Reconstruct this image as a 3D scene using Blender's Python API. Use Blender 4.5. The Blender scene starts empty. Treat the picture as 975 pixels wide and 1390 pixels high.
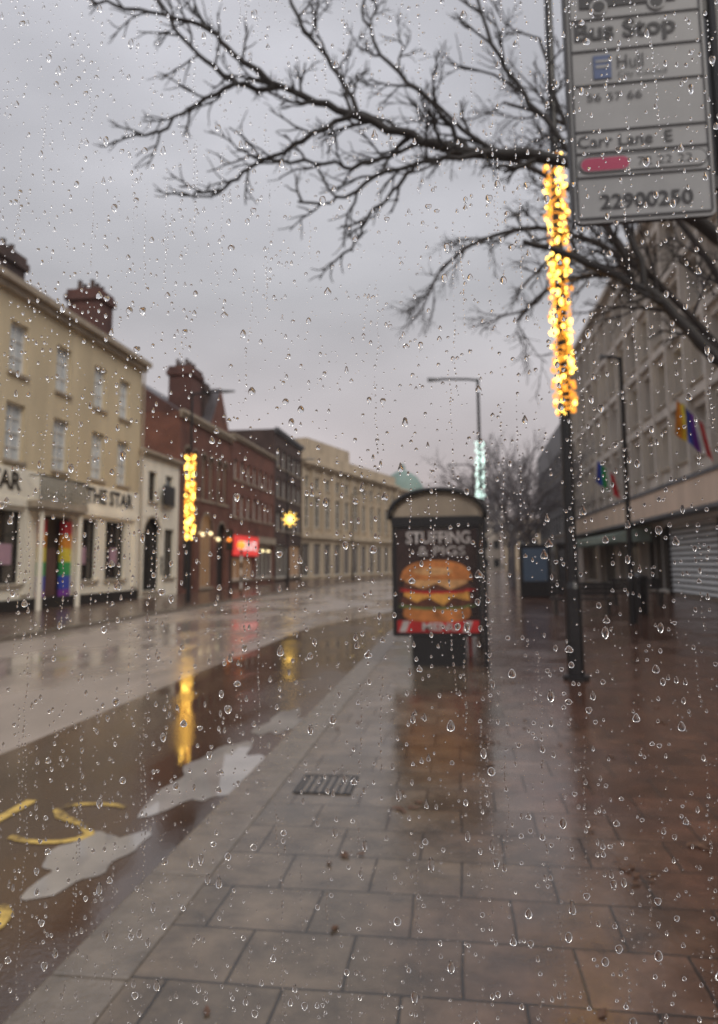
import bpy, math, random
import numpy as np
from mathutils import Vector, Matrix
random.seed(7); np.random.seed(7)
scene=bpy.context.scene
col=scene.collection

# ------------------------------------------------------------ materials
def newmat(name):
    m=bpy.data.materials.new(name); m.use_nodes=True
    nt=m.node_tree; b=nt.nodes['Principled BSDF']
    return m,nt,b
def N(nt,t,**k):
    n=nt.nodes.new(t)
    for a,v in k.items(): setattr(n,a,v)
    return n
def mat(name,c,rough=.6,var=.25,scale=3.0,metal=0.0,bump=.0,spec=.5,streak=False,rvar=.15):
    m,nt,b=newmat(name)
    tc=N(nt,'ShaderNodeTexCoord'); mp=N(nt,'ShaderNodeMapping')
    nt.links.new(tc.outputs['Object'],mp.inputs[0])
    if streak: mp.inputs['Scale'].default_value=(1,1,.18)
    nz=N(nt,'ShaderNodeTexNoise'); nz.inputs['Scale'].default_value=scale; nz.inputs['Detail'].default_value=5
    nz.inputs['Roughness'].default_value=.65
    nt.links.new(mp.outputs[0],nz.inputs['Vector'])
    r=N(nt,'ShaderNodeValToRGB')
    r.color_ramp.elements[0].position=.3; r.color_ramp.elements[1].position=.7
    r.color_ramp.elements[0].color=(c[0]*(1-var),c[1]*(1-var),c[2]*(1-var),1)
    r.color_ramp.elements[1].color=(min(1,c[0]*(1+var)),min(1,c[1]*(1+var)),min(1,c[2]*(1+var)),1)
    nt.links.new(nz.outputs['Fac'],r.inputs[0]); nt.links.new(r.outputs[0],b.inputs['Base Color'])
    mr=N(nt,'ShaderNodeMapRange'); mr.inputs['To Min'].default_value=max(0,rough-rvar*.7); mr.inputs['To Max'].default_value=min(1,rough+rvar*.7)
    nt.links.new(nz.outputs['Fac'],mr.inputs['Value']); nt.links.new(mr.outputs[0],b.inputs['Roughness'])
    b.inputs['Metallic'].default_value=metal; b.inputs['Specular IOR Level'].default_value=spec
    if bump>0:
        bp=N(nt,'ShaderNodeBump'); bp.inputs['Strength'].default_value=bump; bp.inputs['Distance'].default_value=.02
        n2=N(nt,'ShaderNodeTexNoise'); n2.inputs['Scale'].default_value=scale*8; n2.inputs['Detail'].default_value=3
        nt.links.new(tc.outputs['Object'],n2.inputs['Vector'])
        nt.links.new(n2.outputs['Fac'],bp.inputs['Height']); nt.links.new(bp.outputs[0],b.inputs['Normal'])
    return m
def brickmat(name,c1,c2,mortar,scale=1.0,rough=.75):
    m,nt,b=newmat(name)
    tc=N(nt,'ShaderNodeTexCoord'); sp=N(nt,'ShaderNodeSeparateXYZ'); cb=N(nt,'ShaderNodeCombineXYZ'); ad=N(nt,'ShaderNodeMath')
    nt.links.new(tc.outputs['Object'],sp.inputs[0]); nt.links.new(sp.outputs[0],ad.inputs[0]); nt.links.new(sp.outputs[1],ad.inputs[1])
    nt.links.new(ad.outputs[0],cb.inputs[0]); nt.links.new(sp.outputs[2],cb.inputs[1])
    br=N(nt,'ShaderNodeTexBrick'); br.inputs['Scale'].default_value=scale
    br.inputs['Brick Width'].default_value=.23; br.inputs['Row Height'].default_value=.08; br.inputs['Mortar Size'].default_value=.008
    br.inputs['Color1'].default_value=(*c1,1); br.inputs['Color2'].default_value=(*c2,1); br.inputs['Mortar'].default_value=(*mortar,1)
    nt.links.new(cb.outputs[0],br.inputs['Vector'])
    nz=N(nt,'ShaderNodeTexNoise'); nz.inputs['Scale'].default_value=.7; nz.inputs['Detail'].default_value=6
    nt.links.new(tc.outputs['Object'],nz.inputs['Vector'])
    mx=N(nt,'ShaderNodeMixRGB',blend_type='MULTIPLY'); mx.inputs[0].default_value=1
    r=N(nt,'ShaderNodeValToRGB'); r.color_ramp.elements[0].position=.3;r.color_ramp.elements[0].color=(.5,.5,.52,1); r.color_ramp.elements[1].position=.65
    nt.links.new(nz.outputs['Fac'],r.inputs[0]); nt.links.new(br.outputs['Color'],mx.inputs[1]); nt.links.new(r.outputs[0],mx.inputs[2])
    nt.links.new(mx.outputs[0],b.inputs['Base Color']); b.inputs['Roughness'].default_value=rough
    return m
def emit(name,c,s,base=(.1,.1,.1),small=False):
    m,nt,b=newmat(name); b.inputs['Base Color'].default_value=(*base,1)
    b.inputs['Emission Color'].default_value=(*c,1); b.inputs['Emission Strength'].default_value=s
    if small: m.cycles.emission_sampling='NONE'
    return m

def paving(name,bw,rh,cA,cB,cC,cD,roughlo,roughhi):
    m,nt,b=newmat(name)
    tc=N(nt,'ShaderNodeTexCoord')
    wob=N(nt,'ShaderNodeTexNoise'); wob.inputs['Scale'].default_value=1.3
    nt.links.new(tc.outputs['Object'],wob.inputs['Vector'])
    vm=N(nt,'ShaderNodeVectorMath',operation='MULTIPLY_ADD'); vm.inputs[1].default_value=(.03,.03,0)
    nt.links.new(wob.outputs['Color'],vm.inputs[0]); nt.links.new(tc.outputs['Object'],vm.inputs[2])
    def brick(w,h,a,c,mo,ms):
        br=N(nt,'ShaderNodeTexBrick'); br.offset=.5
        br.inputs['Scale'].default_value=1; br.inputs['Brick Width'].default_value=w; br.inputs['Row Height'].default_value=h
        br.inputs['Mortar Size'].default_value=ms; br.inputs['Mortar Smooth'].default_value=.3
        br.inputs['Color1'].default_value=(*a,1); br.inputs['Color2'].default_value=(*c,1); br.inputs['Mortar'].default_value=(*mo,1)
        nt.links.new(vm.outputs[0],br.inputs['Vector']); return br
    br=brick(bw,rh,cA,cB,(.022,.017,.013),.007)
    br2=brick(bw,rh,cC,cD,(.014,.009,.006),.007)
    sp=N(nt,'ShaderNodeSeparateXYZ'); nt.links.new(tc.outputs['Object'],sp.inputs[0])
    big=N(nt,'ShaderNodeTexNoise'); big.inputs['Scale'].default_value=.55; big.inputs['Detail'].default_value=4
    nt.links.new(tc.outputs['Object'],big.inputs['Vector'])
    ma=N(nt,'ShaderNodeMath',operation='MULTIPLY_ADD'); ma.inputs[1].default_value=3.0; nt.links.new(big.outputs['Fac'],ma.inputs[0]); nt.links.new(sp.outputs[0],ma.inputs[2])
    mr=N(nt,'ShaderNodeMapRange'); mr.inputs['From Min'].default_value=1.0; mr.inputs['From Max'].default_value=2.6; nt.links.new(ma.outputs[0],mr.inputs['Value'])
    mx=N(nt,'ShaderNodeMixRGB'); nt.links.new(mr.outputs[0],mx.inputs[0]); nt.links.new(br.outputs['Color'],mx.inputs[1]); nt.links.new(br2.outputs['Color'],mx.inputs[2])
    d=N(nt,'ShaderNodeTexNoise'); d.inputs['Scale'].default_value=4; d.inputs['Detail'].default_value=7; d.inputs['Roughness'].default_value=.7
    nt.links.new(tc.outputs['Object'],d.inputs['Vector'])
    dr=N(nt,'ShaderNodeValToRGB'); dr.color_ramp.elements[0].position=.32; dr.color_ramp.elements[0].color=(.42,.40,.38,1); dr.color_ramp.elements[1].position=.68; dr.color_ramp.elements[1].color=(1.3,1.25,1.2,1)
    nt.links.new(d.outputs['Fac'],dr.inputs[0])
    m2=N(nt,'ShaderNodeMixRGB',blend_type='MULTIPLY'); m2.inputs[0].default_value=1; nt.links.new(mx.outputs[0],m2.inputs[1]); nt.links.new(dr.outputs[0],m2.inputs[2])
    nt.links.new(m2.outputs[0],b.inputs['Base Color'])
    wet=N(nt,'ShaderNodeTexNoise'); wet.inputs['Scale'].default_value=.9; wet.inputs['Detail'].default_value=5; wet.inputs['Roughness'].default_value=.6
    nt.links.new(tc.outputs['Object'],wet.inputs['Vector'])
    rr=N(nt,'ShaderNodeMapRange'); rr.inputs['From Min'].default_value=.38; rr.inputs['From Max'].default_value=.62; rr.inputs['To Min'].default_value=roughlo; rr.inputs['To Max'].default_value=roughhi
    nt.links.new(wet.outputs['Fac'],rr.inputs['Value']); nt.links.new(rr.outputs[0],b.inputs['Roughness'])
    b.inputs['Specular IOR Level'].default_value=.75
    bp=N(nt,'ShaderNodeBump'); bp.inputs['Strength'].default_value=.4; bp.inputs['Distance'].default_value=.01
    inv=N(nt,'ShaderNodeMath',operation='MULTIPLY_ADD'); inv.inputs[1].default_value=-1.0
    nt.links.new(br.outputs['Fac'],inv.inputs[0]); nt.links.new(d.outputs['Fac'],inv.inputs[2])
    nt.links.new(inv.outputs[0],bp.inputs['Height']); nt.links.new(bp.outputs[0],b.inputs['Normal'])
    return m
def wetroad(name,c1,c2,lo,hi,scale=.5,p0=.42,p1=.56,bump=.12,spec=1.0):
    m,nt,b=newmat(name)
    tc=N(nt,'ShaderNodeTexCoord')
    mp=N(nt,'ShaderNodeMapping'); mp.inputs['Scale'].default_value=(1,.45,1); nt.links.new(tc.outputs['Object'],mp.inputs[0])
    w=N(nt,'ShaderNodeTexNoise'); w.inputs['Scale'].default_value=scale; w.inputs['Detail'].default_value=6; nt.links.new(mp.outputs[0],w.inputs['Vector'])
    mr=N(nt,'ShaderNodeMapRange'); mr.inputs['From Min'].default_value=p0; mr.inputs['From Max'].default_value=p1; mr.inputs['To Min'].default_value=lo; mr.inputs['To Max'].default_value=hi
    nt.links.new(w.outputs['Fac'],mr.inputs['Value']); nt.links.new(mr.outputs[0],b.inputs['Roughness'])
    g=N(nt,'ShaderNodeTexNoise'); g.inputs['Scale'].default_value=45; g.inputs['Detail'].default_value=4; nt.links.new(tc.outputs['Object'],g.inputs['Vector'])
    l=N(nt,'ShaderNodeTexNoise'); l.inputs['Scale'].default_value=1.1; l.inputs['Detail'].default_value=7; nt.links.new(mp.outputs[0],l.inputs['Vector'])
    ad=N(nt,'ShaderNodeMath',operation='MULTIPLY_ADD'); ad.inputs[1].default_value=.4; nt.links.new(g.outputs['Fac'],ad.inputs[0]); nt.links.new(l.outputs['Fac'],ad.inputs[2])
    r=N(nt,'ShaderNodeValToRGB'); r.color_ramp.elements[0].position=.5; r.color_ramp.elements[1].position=.95; r.color_ramp.elements[0].color=(*c1,1); r.color_ramp.elements[1].color=(*c2,1)
    nt.links.new(ad.outputs[0],r.inputs[0]); nt.links.new(r.outputs[0],b.inputs['Base Color'])
    bp=N(nt,'ShaderNodeBump'); bp.inputs['Distance'].default_value=.006
    bs=N(nt,'ShaderNodeMapRange'); bs.inputs['From Min'].default_value=p0; bs.inputs['From Max'].default_value=p1; bs.inputs['To Min'].default_value=0.02; bs.inputs['To Max'].default_value=bump*3
    nt.links.new(w.outputs['Fac'],bs.inputs['Value']); nt.links.new(bs.outputs[0],bp.inputs['Strength'])
    nt.links.new(g.outputs['Fac'],bp.inputs['Height']); nt.links.new(bp.outputs[0],b.inputs['Normal'])
    b.inputs['Specular IOR Level'].default_value=spec
    return m
def worn(name,paint,under,amt=.5):
    m,nt,b=newmat(name); tc=N(nt,'ShaderNodeTexCoord')
    n=N(nt,'ShaderNodeTexNoise'); n.inputs['Scale'].default_value=4; n.inputs['Detail'].default_value=9; n.inputs['Roughness'].default_value=.7; nt.links.new(tc.outputs['Object'],n.inputs['Vector'])
    r=N(nt,'ShaderNodeValToRGB'); r.color_ramp.elements[0].position=amt-.06; r.color_ramp.elements[1].position=amt+.06; r.color_ramp.elements[0].color=(*under,1); r.color_ramp.elements[1].color=(*paint,1)
    nt.links.new(n.outputs['Fac'],r.inputs[0]); nt.links.new(r.outputs[0],b.inputs['Base Color']); b.inputs['Roughness'].default_value=.12; b.inputs['Specular IOR Level'].default_value=.9
    return m

M={}
M['pave']=paving('wet_paving',.44,.40,(.118,.092,.064),(.168,.130,.093),(.090,.040,.025),(.130,.062,.040),.06,.27)
M['pavefar']=mat('far_paving',(.10,.062,.046),.22,.3,1.2,spec=.9)
M['kerb']=mat('kerb_granite',(.17,.14,.11),.22,.3,6,bump=.2,spec=.8)
M['bay']=wetroad('wet_dark_asphalt',(.045,.026,.016),(.115,.066,.040),.035,.18,scale=.8,p0=.40,p1=.60,bump=.14,spec=1.0)
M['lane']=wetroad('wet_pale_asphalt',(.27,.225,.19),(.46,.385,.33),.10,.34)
M['puddle']=mat('puddle_sky_tint',(.36,.33,.30),.02,.25,1.5,spec=1.0,rvar=.02)  # pale base colour paints in the bright sky reflection
M['ground']=mat('ground',(.08,.075,.06),.8,.3,.2)
M['yellow']=worn('worn_yellow_paint',(.76,.52,.13),(.08,.05,.033),.485)
M['white']=mat('white_paint',(.7,.68,.64),.5,.1,3)
M['cream']=mat('cream_render',(.57,.475,.32),.8,.16,1.0,streak=True,bump=.1)
M['creamlt']=mat('white_render',(.86,.80,.67),.75,.12,1.0,streak=True)
M['trim']=mat('stone_trim',(.36,.30,.23),.8,.25,2,streak=True)
M['stone']=mat('portland_stone',(.50,.41,.30),.8,.25,.8,streak=True,bump=.1)
M['red']=brickmat('red_brick',(.24,.078,.045),(.17,.055,.035),(.16,.12,.10))
M['dkred']=brickmat('dark_red_brick',(.17,.06,.043),(.12,.045,.036),(.11,.09,.08))
M['dkbrick']=brickmat('brown_brick',(.11,.06,.048),(.08,.047,.04),(.08,.07,.06))
M['slate']=mat('slate',(.085,.075,.08),.45,.3,2,streak=True)
M['concrete']=mat('pale_concrete',(.56,.51,.45),.75,.25,.8,streak=True)
M['fascia']=mat('pink_fascia',(.70,.55,.43),.6,.15,1.0,streak=True)
M['grey']=mat('grey_cladding',(.14,.145,.155),.6,.25,.7,streak=True)
M['glass']=mat('window_glass',(.04,.045,.05),.08,.6,.5,spec=.7)
M['stglass']=mat('office_glass',(.07,.07,.07),.12,.8,.5,spec=.8)
M['blind']=mat('window_blind',(.52,.56,.59),.25,.3,1.2,spec=.8,streak=True)
M['dark']=mat('dark_interior_slat_shade',(.014,.012,.011),.5,.3,2)
M['shop']=mat('shop_glass',(.04,.03,.026),.1,.7,.8,spec=.7)
M['black']=mat('black_metal',(.012,.012,.013),.35,.3,4)
M['bark']=mat('bark',(.022,.018,.016),.7,.4,9)
M['barkhaze']=mat('bark_haze_tint',(.17,.16,.165),.8,.2,2)  # bark lightened to grey, painting distance haze into its colour
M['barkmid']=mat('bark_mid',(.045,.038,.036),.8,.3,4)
M['shutter']=mat('roller_shutter',(.62,.63,.63),.5,.12,2,metal=.1)
M['awning']=mat('awning_canvas',(.27,.33,.28),.7,.2,1.5)
M['copper']=mat('copper_green',(.19,.27,.24),.6,.2,1)
M['sign']=mat('sign_face',(.32,.325,.33),.4,.12,5)
M['signink']=mat('sign_ink',(.025,.025,.03),.5,.1,3)
M['signred']=mat('sign_red',(.42,.03,.10),.4,.1,3)
M['signblue']=mat('sign_blue',(.07,.11,.24),.4,.1,3)
M['bun']=mat('bun',(.48,.17,.045),.45,.5,6)
M['bunlt']=mat('bun_light',(.60,.32,.13),.45,.5,7)
M['patty']=mat('patty',(.10,.03,.015),.5,.6,12)
M['cheese']=mat('cheese',(.62,.30,.06),.4,.45,6)
M['lettuce']=mat('lettuce',(.13,.17,.05),.5,.5,10)
M['redprint']=mat('red_print',(.48,.02,.02),.4,.3,5)
M['poster']=mat('poster_dark',(.03,.016,.014),.2,.6,3)
M['posterw']=mat('poster_white',(.48,.44,.42),.35,.35,7)
for nme,c in dict(f_red=(.65,.03,.04),f_org=(.75,.28,.03),f_yel=(.75,.6,.06),f_grn=(.04,.35,.10),f_blu=(.05,.08,.45),f_pur=(.22,.05,.35),f_pnk=(.42,.26,.32)).items():
    M[nme]=mat(nme,c,.6,.15,4)
M['amber']=emit('amber_bulb',(1,.34,.02),1.8,small=True)
M['gold']=emit('gold_bulb',(1,.60,.10),7.0,small=True)
M['coolb']=emit('cool_bulb',(.75,1,.9),2.2,small=True)
M['ceil']=emit('ceiling_light',(1,.80,.42),2.8,small=True)
M['redlit']=emit('lit_red_sign',(.85,.06,.05),.75,(.4,.02,.02))
M['whitelit']=emit('lit_white',(1,.95,.9),1.0,small=True)
M['orangelit']=emit('beacon_globe',(1,.25,.03),1.8,(.6,.2,.05),small=True)
M['warm']=emit('warm_interior',(.9,.45,.18),.16,(.10,.06,.04))
M['screen']=emit('kiosk_screen',(.22,.33,.48),.07,(.04,.05,.07))
M['leaf']=mat('dead_leaf',(.10,.045,.02),.5,.4,20)

# ------------------------------------------------------------ mesh helpers
class MB:
    def __init__(s): s.v=[];s.f=[];s.mi=[]
    def quad(s,a,b,c,d,m=0):
        i=len(s.v); s.v+=[tuple(a),tuple(b),tuple(c),tuple(d)]; s.f.append((i,i+1,i+2,i+3)); s.mi.append(m)
    def poly(s,pts,m=0):
        i=len(s.v); s.v+=[tuple(p) for p in pts]; s.f.append(tuple(range(i,i+len(pts)))); s.mi.append(m)
    def hexa(s,p,m=0):
        i=len(s.v); s.v+=[tuple(q) for q in p]
        for f in ((0,3,2,1),(4,5,6,7),(0,1,5,4),(1,2,6,5),(2,3,7,6),(3,0,4,7)):
            s.f.append(tuple(i+k for k in f)); s.mi.append(m)
    def box(s,x0,x1,y0,y1,z0,z1,m=0):
        s.hexa([(x0,y0,z0),(x1,y0,z0),(x1,y1,z0),(x0,y1,z0),(x0,y0,z1),(x1,y0,z1),(x1,y1,z1),(x0,y1,z1)],m)
    def tube(s,pts,rad,seg=6,m=0,cap=True):
        pts=[Vector(p) for p in pts]; n=len(pts); base=len(s.v); prev=None
        for i,p in enumerate(pts):
            d=(pts[min(i+1,n-1)]-pts[max(i-1,0)])
            if d.length<1e-9: d=Vector((0,0,1))
            d.normalize()
            if prev is None:
                a=d.cross(Vector((0,0,1)) if abs(d.z)<.9 else Vector((1,0,0))).normalized()
            else:
                a=(prev-d*prev.dot(d)); a=a.normalized() if a.length>1e-6 else d.orthogonal().normalized()
            prev=a; b=d.cross(a); r=rad[i] if hasattr(rad,'__len__') else rad
            for k in range(seg):
                t=2*math.pi*k/seg; q=p+a*(math.cos(t)*r)+b*(math.sin(t)*r); s.v.append((q.x,q.y,q.z))
        for i in range(n-1):
            for k in range(seg):
                k2=(k+1)%seg
                s.f.append((base+i*seg+k,base+i*seg+k2,base+(i+1)*seg+k2,base+(i+1)*seg+k)); s.mi.append(m)
        if cap:
            s.f.append(tuple(base+k for k in range(seg))[::-1]); s.mi.append(m)
            s.f.append(tuple(base+(n-1)*seg+k for k in range(seg))); s.mi.append(m)
    def ball(s,c,r,seg=8,rings=5,m=0,sc=(1,1,1)):
        base=len(s.v)
        for i in range(rings+1):
            th=math.pi*i/rings
            for k in range(seg):
                ph=2*math.pi*k/seg
                s.v.append((c[0]+r*sc[0]*math.sin(th)*math.cos(ph),c[1]+r*sc[1]*math.sin(th)*math.sin(ph),c[2]+r*sc[2]*math.cos(th)))
        for i in range(rings):
            for k in range(seg):
                k2=(k+1)%seg; s.f.append((base+i*seg+k,base+(i+1)*seg+k,base+(i+1)*seg+k2,base+i*seg+k2)); s.mi.append(m)
    def obj(s,name,mats,parent=None,smooth=False,bevel=0):
        me=bpy.data.meshes.new(name); me.from_pydata(s.v,[],s.f)
        if not isinstance(mats,(list,tuple)): mats=[mats]
        for k in mats: me.materials.append(M[k] if isinstance(k,str) else k)
        me.polygons.foreach_set('material_index',s.mi)
        if smooth: me.polygons.foreach_set('use_smooth',[True]*len(me.polygons))
        me.update()
        o=bpy.data.objects.new(name,me); col.objects.link(o)
        if parent is not None:
            o.parent=parent; o.matrix_parent_inverse=Matrix.Translation(-parent.location)
        if bevel>0:
            b=o.modifiers.new('bev','BEVEL'); b.width=bevel; b.segments=2; b.limit_method='ANGLE'
        return o
def empty(name,loc=(0,0,0)):
    e=bpy.data.objects.new(name,None); e.location=loc; e.empty_display_size=.3; col.objects.link(e); return e
def text(name,body,x0,x1,z0,z1,place,matk,parent,off=.015):
    cu=bpy.data.curves.new(name,'FONT'); cu.body=body; cu.offset=off; cu.resolution_u=3
    t=bpy.data.objects.new(name,cu); col.objects.link(t); bpy.context.view_layer.update()
    me=bpy.data.meshes.new_from_object(t.evaluated_get(bpy.context.evaluated_depsgraph_get()))
    bpy.data.objects.remove(t)
    xs=[v.co.x for v in me.vertices]; ys=[v.co.y for v in me.vertices]
    ax,bx,ay,by=min(xs),max(xs),min(ys),max(ys)
    for v in me.vertices:
        s_=x0+(v.co.x-ax)/(bx-ax)*(x1-x0); z_=z0+(v.co.y-ay)/(by-ay)*(z1-z0)
        v.co=Vector(place(s_,z_))
    me.materials.clear(); me.materials.append(M[matk])
    o=bpy.data.objects.new(name,me); col.objects.link(o); o.parent=parent; o.matrix_parent_inverse=Matrix.Translation(-parent.location)
    return o

# ------------------------------------------------------------ ground, roads
def interp(t,pts):
    if t<=pts[0][0]: return pts[0][1]
    for (a,b),(c,d) in zip(pts,pts[1:]):
        if t<=c: return b+(d-b)*(t-a)/(c-a)
    return pts[-1][1]
XL=[(-30,-9.9),(42,-9.9),(52,-9.2),(62,-8),(80,-5.4),(100,-2.6),(130,2),(200,12)]
XR=[(-30,-1.58),(55,-1.58),(70,-1.1),(90,1),(110,4),(140,9),(200,20)]
XM=[(-30,-4.4),(18,-3.9),(28,-1.6),(200,-1.6)]
ys=[-30+i*2 for i in range(0,100)]
def strip(name,fa,fb,z,mk):
    mb=MB()
    for y0,y1 in zip(ys,ys[1:]):
        mb.quad((fa(y0),y0,z),(fb(y0),y0,z),(fb(y1),y1,z),(fa(y1),y1,z))
    return mb.obj(name,mk)
g=MB(); g.quad((-700,-700,-.16),(700,-700,-.16),(700,900,-.16),(-700,900,-.16)); g.obj('ground','ground')
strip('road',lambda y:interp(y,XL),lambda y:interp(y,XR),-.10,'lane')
bay=MB()
for y0,y1 in zip(ys,ys[1:]):
    if y1<=28:
        bay.quad((interp(y0,XM),y0,-.096),(interp(y0,XR),y0,-.096),(interp(y1,XR),y1,-.096),(interp(y1,XM),y1,-.096))
bay.obj('bus_bay_road','bay')
strip('pavement',lambda y:interp(y,XR)+.32,lambda y:interp(y,XR)+45,0,'pave')
strip('pavement',lambda y:interp(y,XL)-45,lambda y:interp(y,XL)-.3,0,'pavefar')
# puddles lying in the gutter
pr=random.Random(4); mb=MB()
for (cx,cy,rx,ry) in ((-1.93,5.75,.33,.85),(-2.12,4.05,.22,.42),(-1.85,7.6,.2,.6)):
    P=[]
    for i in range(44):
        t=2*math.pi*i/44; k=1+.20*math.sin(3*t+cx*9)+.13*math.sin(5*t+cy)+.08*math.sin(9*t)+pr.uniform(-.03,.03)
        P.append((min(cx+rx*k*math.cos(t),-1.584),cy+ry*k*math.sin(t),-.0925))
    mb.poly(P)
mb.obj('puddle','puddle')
def kerb(f,side):
    mb=MB(); y=-30
    while y<160:
        y1=y+.91; a,b=f(y),f(y1)
        e=.004
        x0,x1=(0,.316) if side>0 else (-.296,0)
        mb.hexa([(a+x0,y+e,-.14),(a+x1,y+e,-.14),(b+x1,y1-e,-.14),(b+x0,y1-e,-.14),(a+x0,y+e,.003),(a+x1,y+e,.003),(b+x1,y1-e,.003),(b+x0,y1-e,.003)])
        y=y1
    return mb
kerb(lambda y:interp(y,XR),1).obj('kerb','kerb',bevel=.012)
kerb(lambda y:interp(y,XL),-1).obj('kerb','kerb')
rm=empty('road_marking',(-3,4,-.09))
zz=-.091
text('letters_upper','BUS',-4.6,-2.25,4.2,4.95,lambda s,z:(s,z,zz),'yellow',rm,-.022)
text('letters_lower','STOP',-4.9,-2.1,2.6,3.5,lambda s,z:(s,z,zz),'yellow',rm,-.026)
mb=MB()
for y in (12.5,14.1,15.8,17.4):
    mb.quad((-1.93,y,zz),(-1.85,y,zz),(-1.85,y+.6,zz),(-1.93,y+.6,zz))
mb.obj('bay_dashes','yellow',rm)
dc=empty('drain_cover',(-.95,5.2,0)); mb=MB()
mb.box(-1.15,-.75,5.0,5.02,0,.008);mb.box(-1.15,-.75,5.40,5.42,0,.008);mb.box(-1.15,-1.13,5.021,5.399,0,.008);mb.box(-.77,-.75,5.021,5.399,0,.008)
for i in range(7): mb.box(-1.12+i*.052,-1.095+i*.052,5.03,5.39,0,.006)
mb.obj('grate','black',dc)
mb=MB(); mb.quad((-1.15,5.0,.004),(-.75,5.0,.004),(-.75,5.42,.004),(-1.15,5.42,.004)); mb.obj('pit','kerb',dc)
mb=MB()
spots=[(.85,4.0),(-.35,4.75),(-.6,4.0),(1.3,4.3),(.9,3.9),(2.2,5.5),(.2,6.5),(1.9,7.5)]
for i in range(120):
    if i<40: c=spots[i%8]; x=c[0]+random.gauss(0,.05); y=c[1]+random.gauss(0,.05)
    else: x=random.uniform(-1.2,6); y=random.uniform(2.2,20)
    a=random.uniform(0,6.3); Lf=random.uniform(.02,.045); W=Lf*.5; ca,sa=math.cos(a),math.sin(a)
    P=[]
    for (p,q,h) in ((-Lf,0,.004),(-Lf*.2,W,.012),(Lf*.7,W*.5,.006),(Lf,0,.016),(Lf*.5,-W*.7,.005),(-Lf*.3,-W,.01)):
        P.append((x+p*ca-q*sa,y+p*sa+q*ca,h))
    mb.poly(P)
mb.obj('fallen_leaves','leaf')

# ------------------------------------------------------------ buildings
class Frame:
    def __init__(s,P0,D,Nn):
        s.P=Vector((P0[0],P0[1],0)); s.D=Vector((D[0],D[1],0)).normalized(); s.N=Vector((Nn[0],Nn[1],0)).normalized()
    def p(s,a,d,z):
        q=s.P+s.D*a+s.N*d; return (q.x,q.y,z)
def lbox(mb,F,s0,s1,d0,d1,z0,z1,m=0):
    mb.hexa([F.p(s0,d0,z0),F.p(s1,d0,z0),F.p(s1,d1,z0),F.p(s0,d1,z0),F.p(s0,d0,z1),F.p(s1,d0,z1),F.p(s1,d1,z1),F.p(s0,d1,z1)],m)
def facade(parent,F,L,z0,z1,ops,wall,depth=8,rev=.22,trim='trim',frame='white',nm='front_wall'):
    ss=sorted(set([0,L]+[o[0] for o in ops]+[o[1] for o in ops])); zs=sorted(set([z0,z1]+[o[2] for o in ops]+[o[3] for o in ops]))
    w=MB(); gl={}; fr=MB(); sl=MB()
    for a,b in zip(ss,ss[1:]):
        for c,d in zip(zs,zs[1:]):
            cs,cz=(a+b)/2,(c+d)/2
            if any(o[0]<cs<o[1] and o[2]<cz<o[3] for o in ops): continue
            w.quad(F.p(a,0,c),F.p(b,0,c),F.p(b,0,d),F.p(a,0,d))
    for o in ops:
        a,b,c,d=o[:4]; g=o[4]; nx=o[5]; nz=o[6]; arch=o[7] if len(o)>7 else False
        for q in (((a,c),(b,c)),((b,c),(b,d)),((b,d),(a,d)),((a,d),(a,c))):
            (s1,q1),(s2,q2)=q; w.quad(F.p(s1,0,q1),F.p(s2,0,q2),F.p(s2,-rev,q2),F.p(s1,-rev,q1))
        gl.setdefault(g,MB()).quad(F.p(a,-rev,c),F.p(b,-rev,c),F.p(b,-rev,d),F.p(a,-rev,d))
        e=.002; t=.07; d0,d1=-rev+.004,-rev+.06
        if nx>0:
            lbox(fr,F,a+e,b-e,d0,d1,c+e,c+t); lbox(fr,F,a+e,b-e,d0,d1,d-t,d-e)
            lbox(fr,F,a+e,a+t,d0,d1,c+t+e,d-t-e); lbox(fr,F,b-t,b-e,d0,d1,c+t+e,d-t-e)
            for i in range(1,nx):
                s_=a+(b-a)*i/nx; lbox(fr,F,s_-.02,s_+.02,d0,d1-.01,c+t+e,d-t-e)
            for i in range(1,nz):
                q_=c+(d-c)*i/nz; lbox(fr,F,a+t+e,b-t-e,d0,d1-.014,q_-.02,q_+.02)
            lbox(sl,F,a-.08,b+.08,.003,.10,c-.12,c-.003)
        if arch:
            r=(b-a)/2; cx=(a+b)/2
            pts=[(cx+r*math.cos(t_*math.pi/16),d-r+r*math.sin(t_*math.pi/16)) for t_ in range(17)]
            for side in (0,1):
                pp=pts[:9] if side==0 else pts[8:]
                corner=(b,d) if side==0 else (a,d)
                for (p1,p2) in zip(pp,pp[1:]):
                    w.poly([F.p(p1[0],-.03,p1[1]),F.p(p2[0],-.03,p2[1]),F.p(corner[0],-.03,corner[1])])
            ring=[(cx+(r+.1)*math.cos(t_*math.pi/16),d-r+(r+.1)*math.sin(t_*math.pi/16)) for t_ in range(17)]
            for i in range(16):
                sl.quad(F.p(pts[i][0],.02,pts[i][1]),F.p(ring[i][0],.02,ring[i][1]),F.p(ring[i+1][0],.02,ring[i+1][1]),F.p(pts[i+1][0],.02,pts[i+1][1]))
    for s_ in (0,L): w.quad(F.p(s_,0,z0),F.p(s_,-depth,z0),F.p(s_,-depth,z1),F.p(s_,0,z1))
    w.quad(F.p(0,-depth,z0),F.p(L,-depth,z0),F.p(L,-depth,z1),F.p(0,-depth,z1))
    w.quad(F.p(0,0,z1),F.p(L,0,z1),F.p(L,-depth,z1),F.p(0,-depth,z1))
    w.obj(nm,wall,parent)
    for k,v in gl.items(): v.obj('windows',k,parent)
    if fr.v: fr.obj('window_frames',frame,parent)
    if sl.v: sl.obj('sills',trim,parent)
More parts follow.
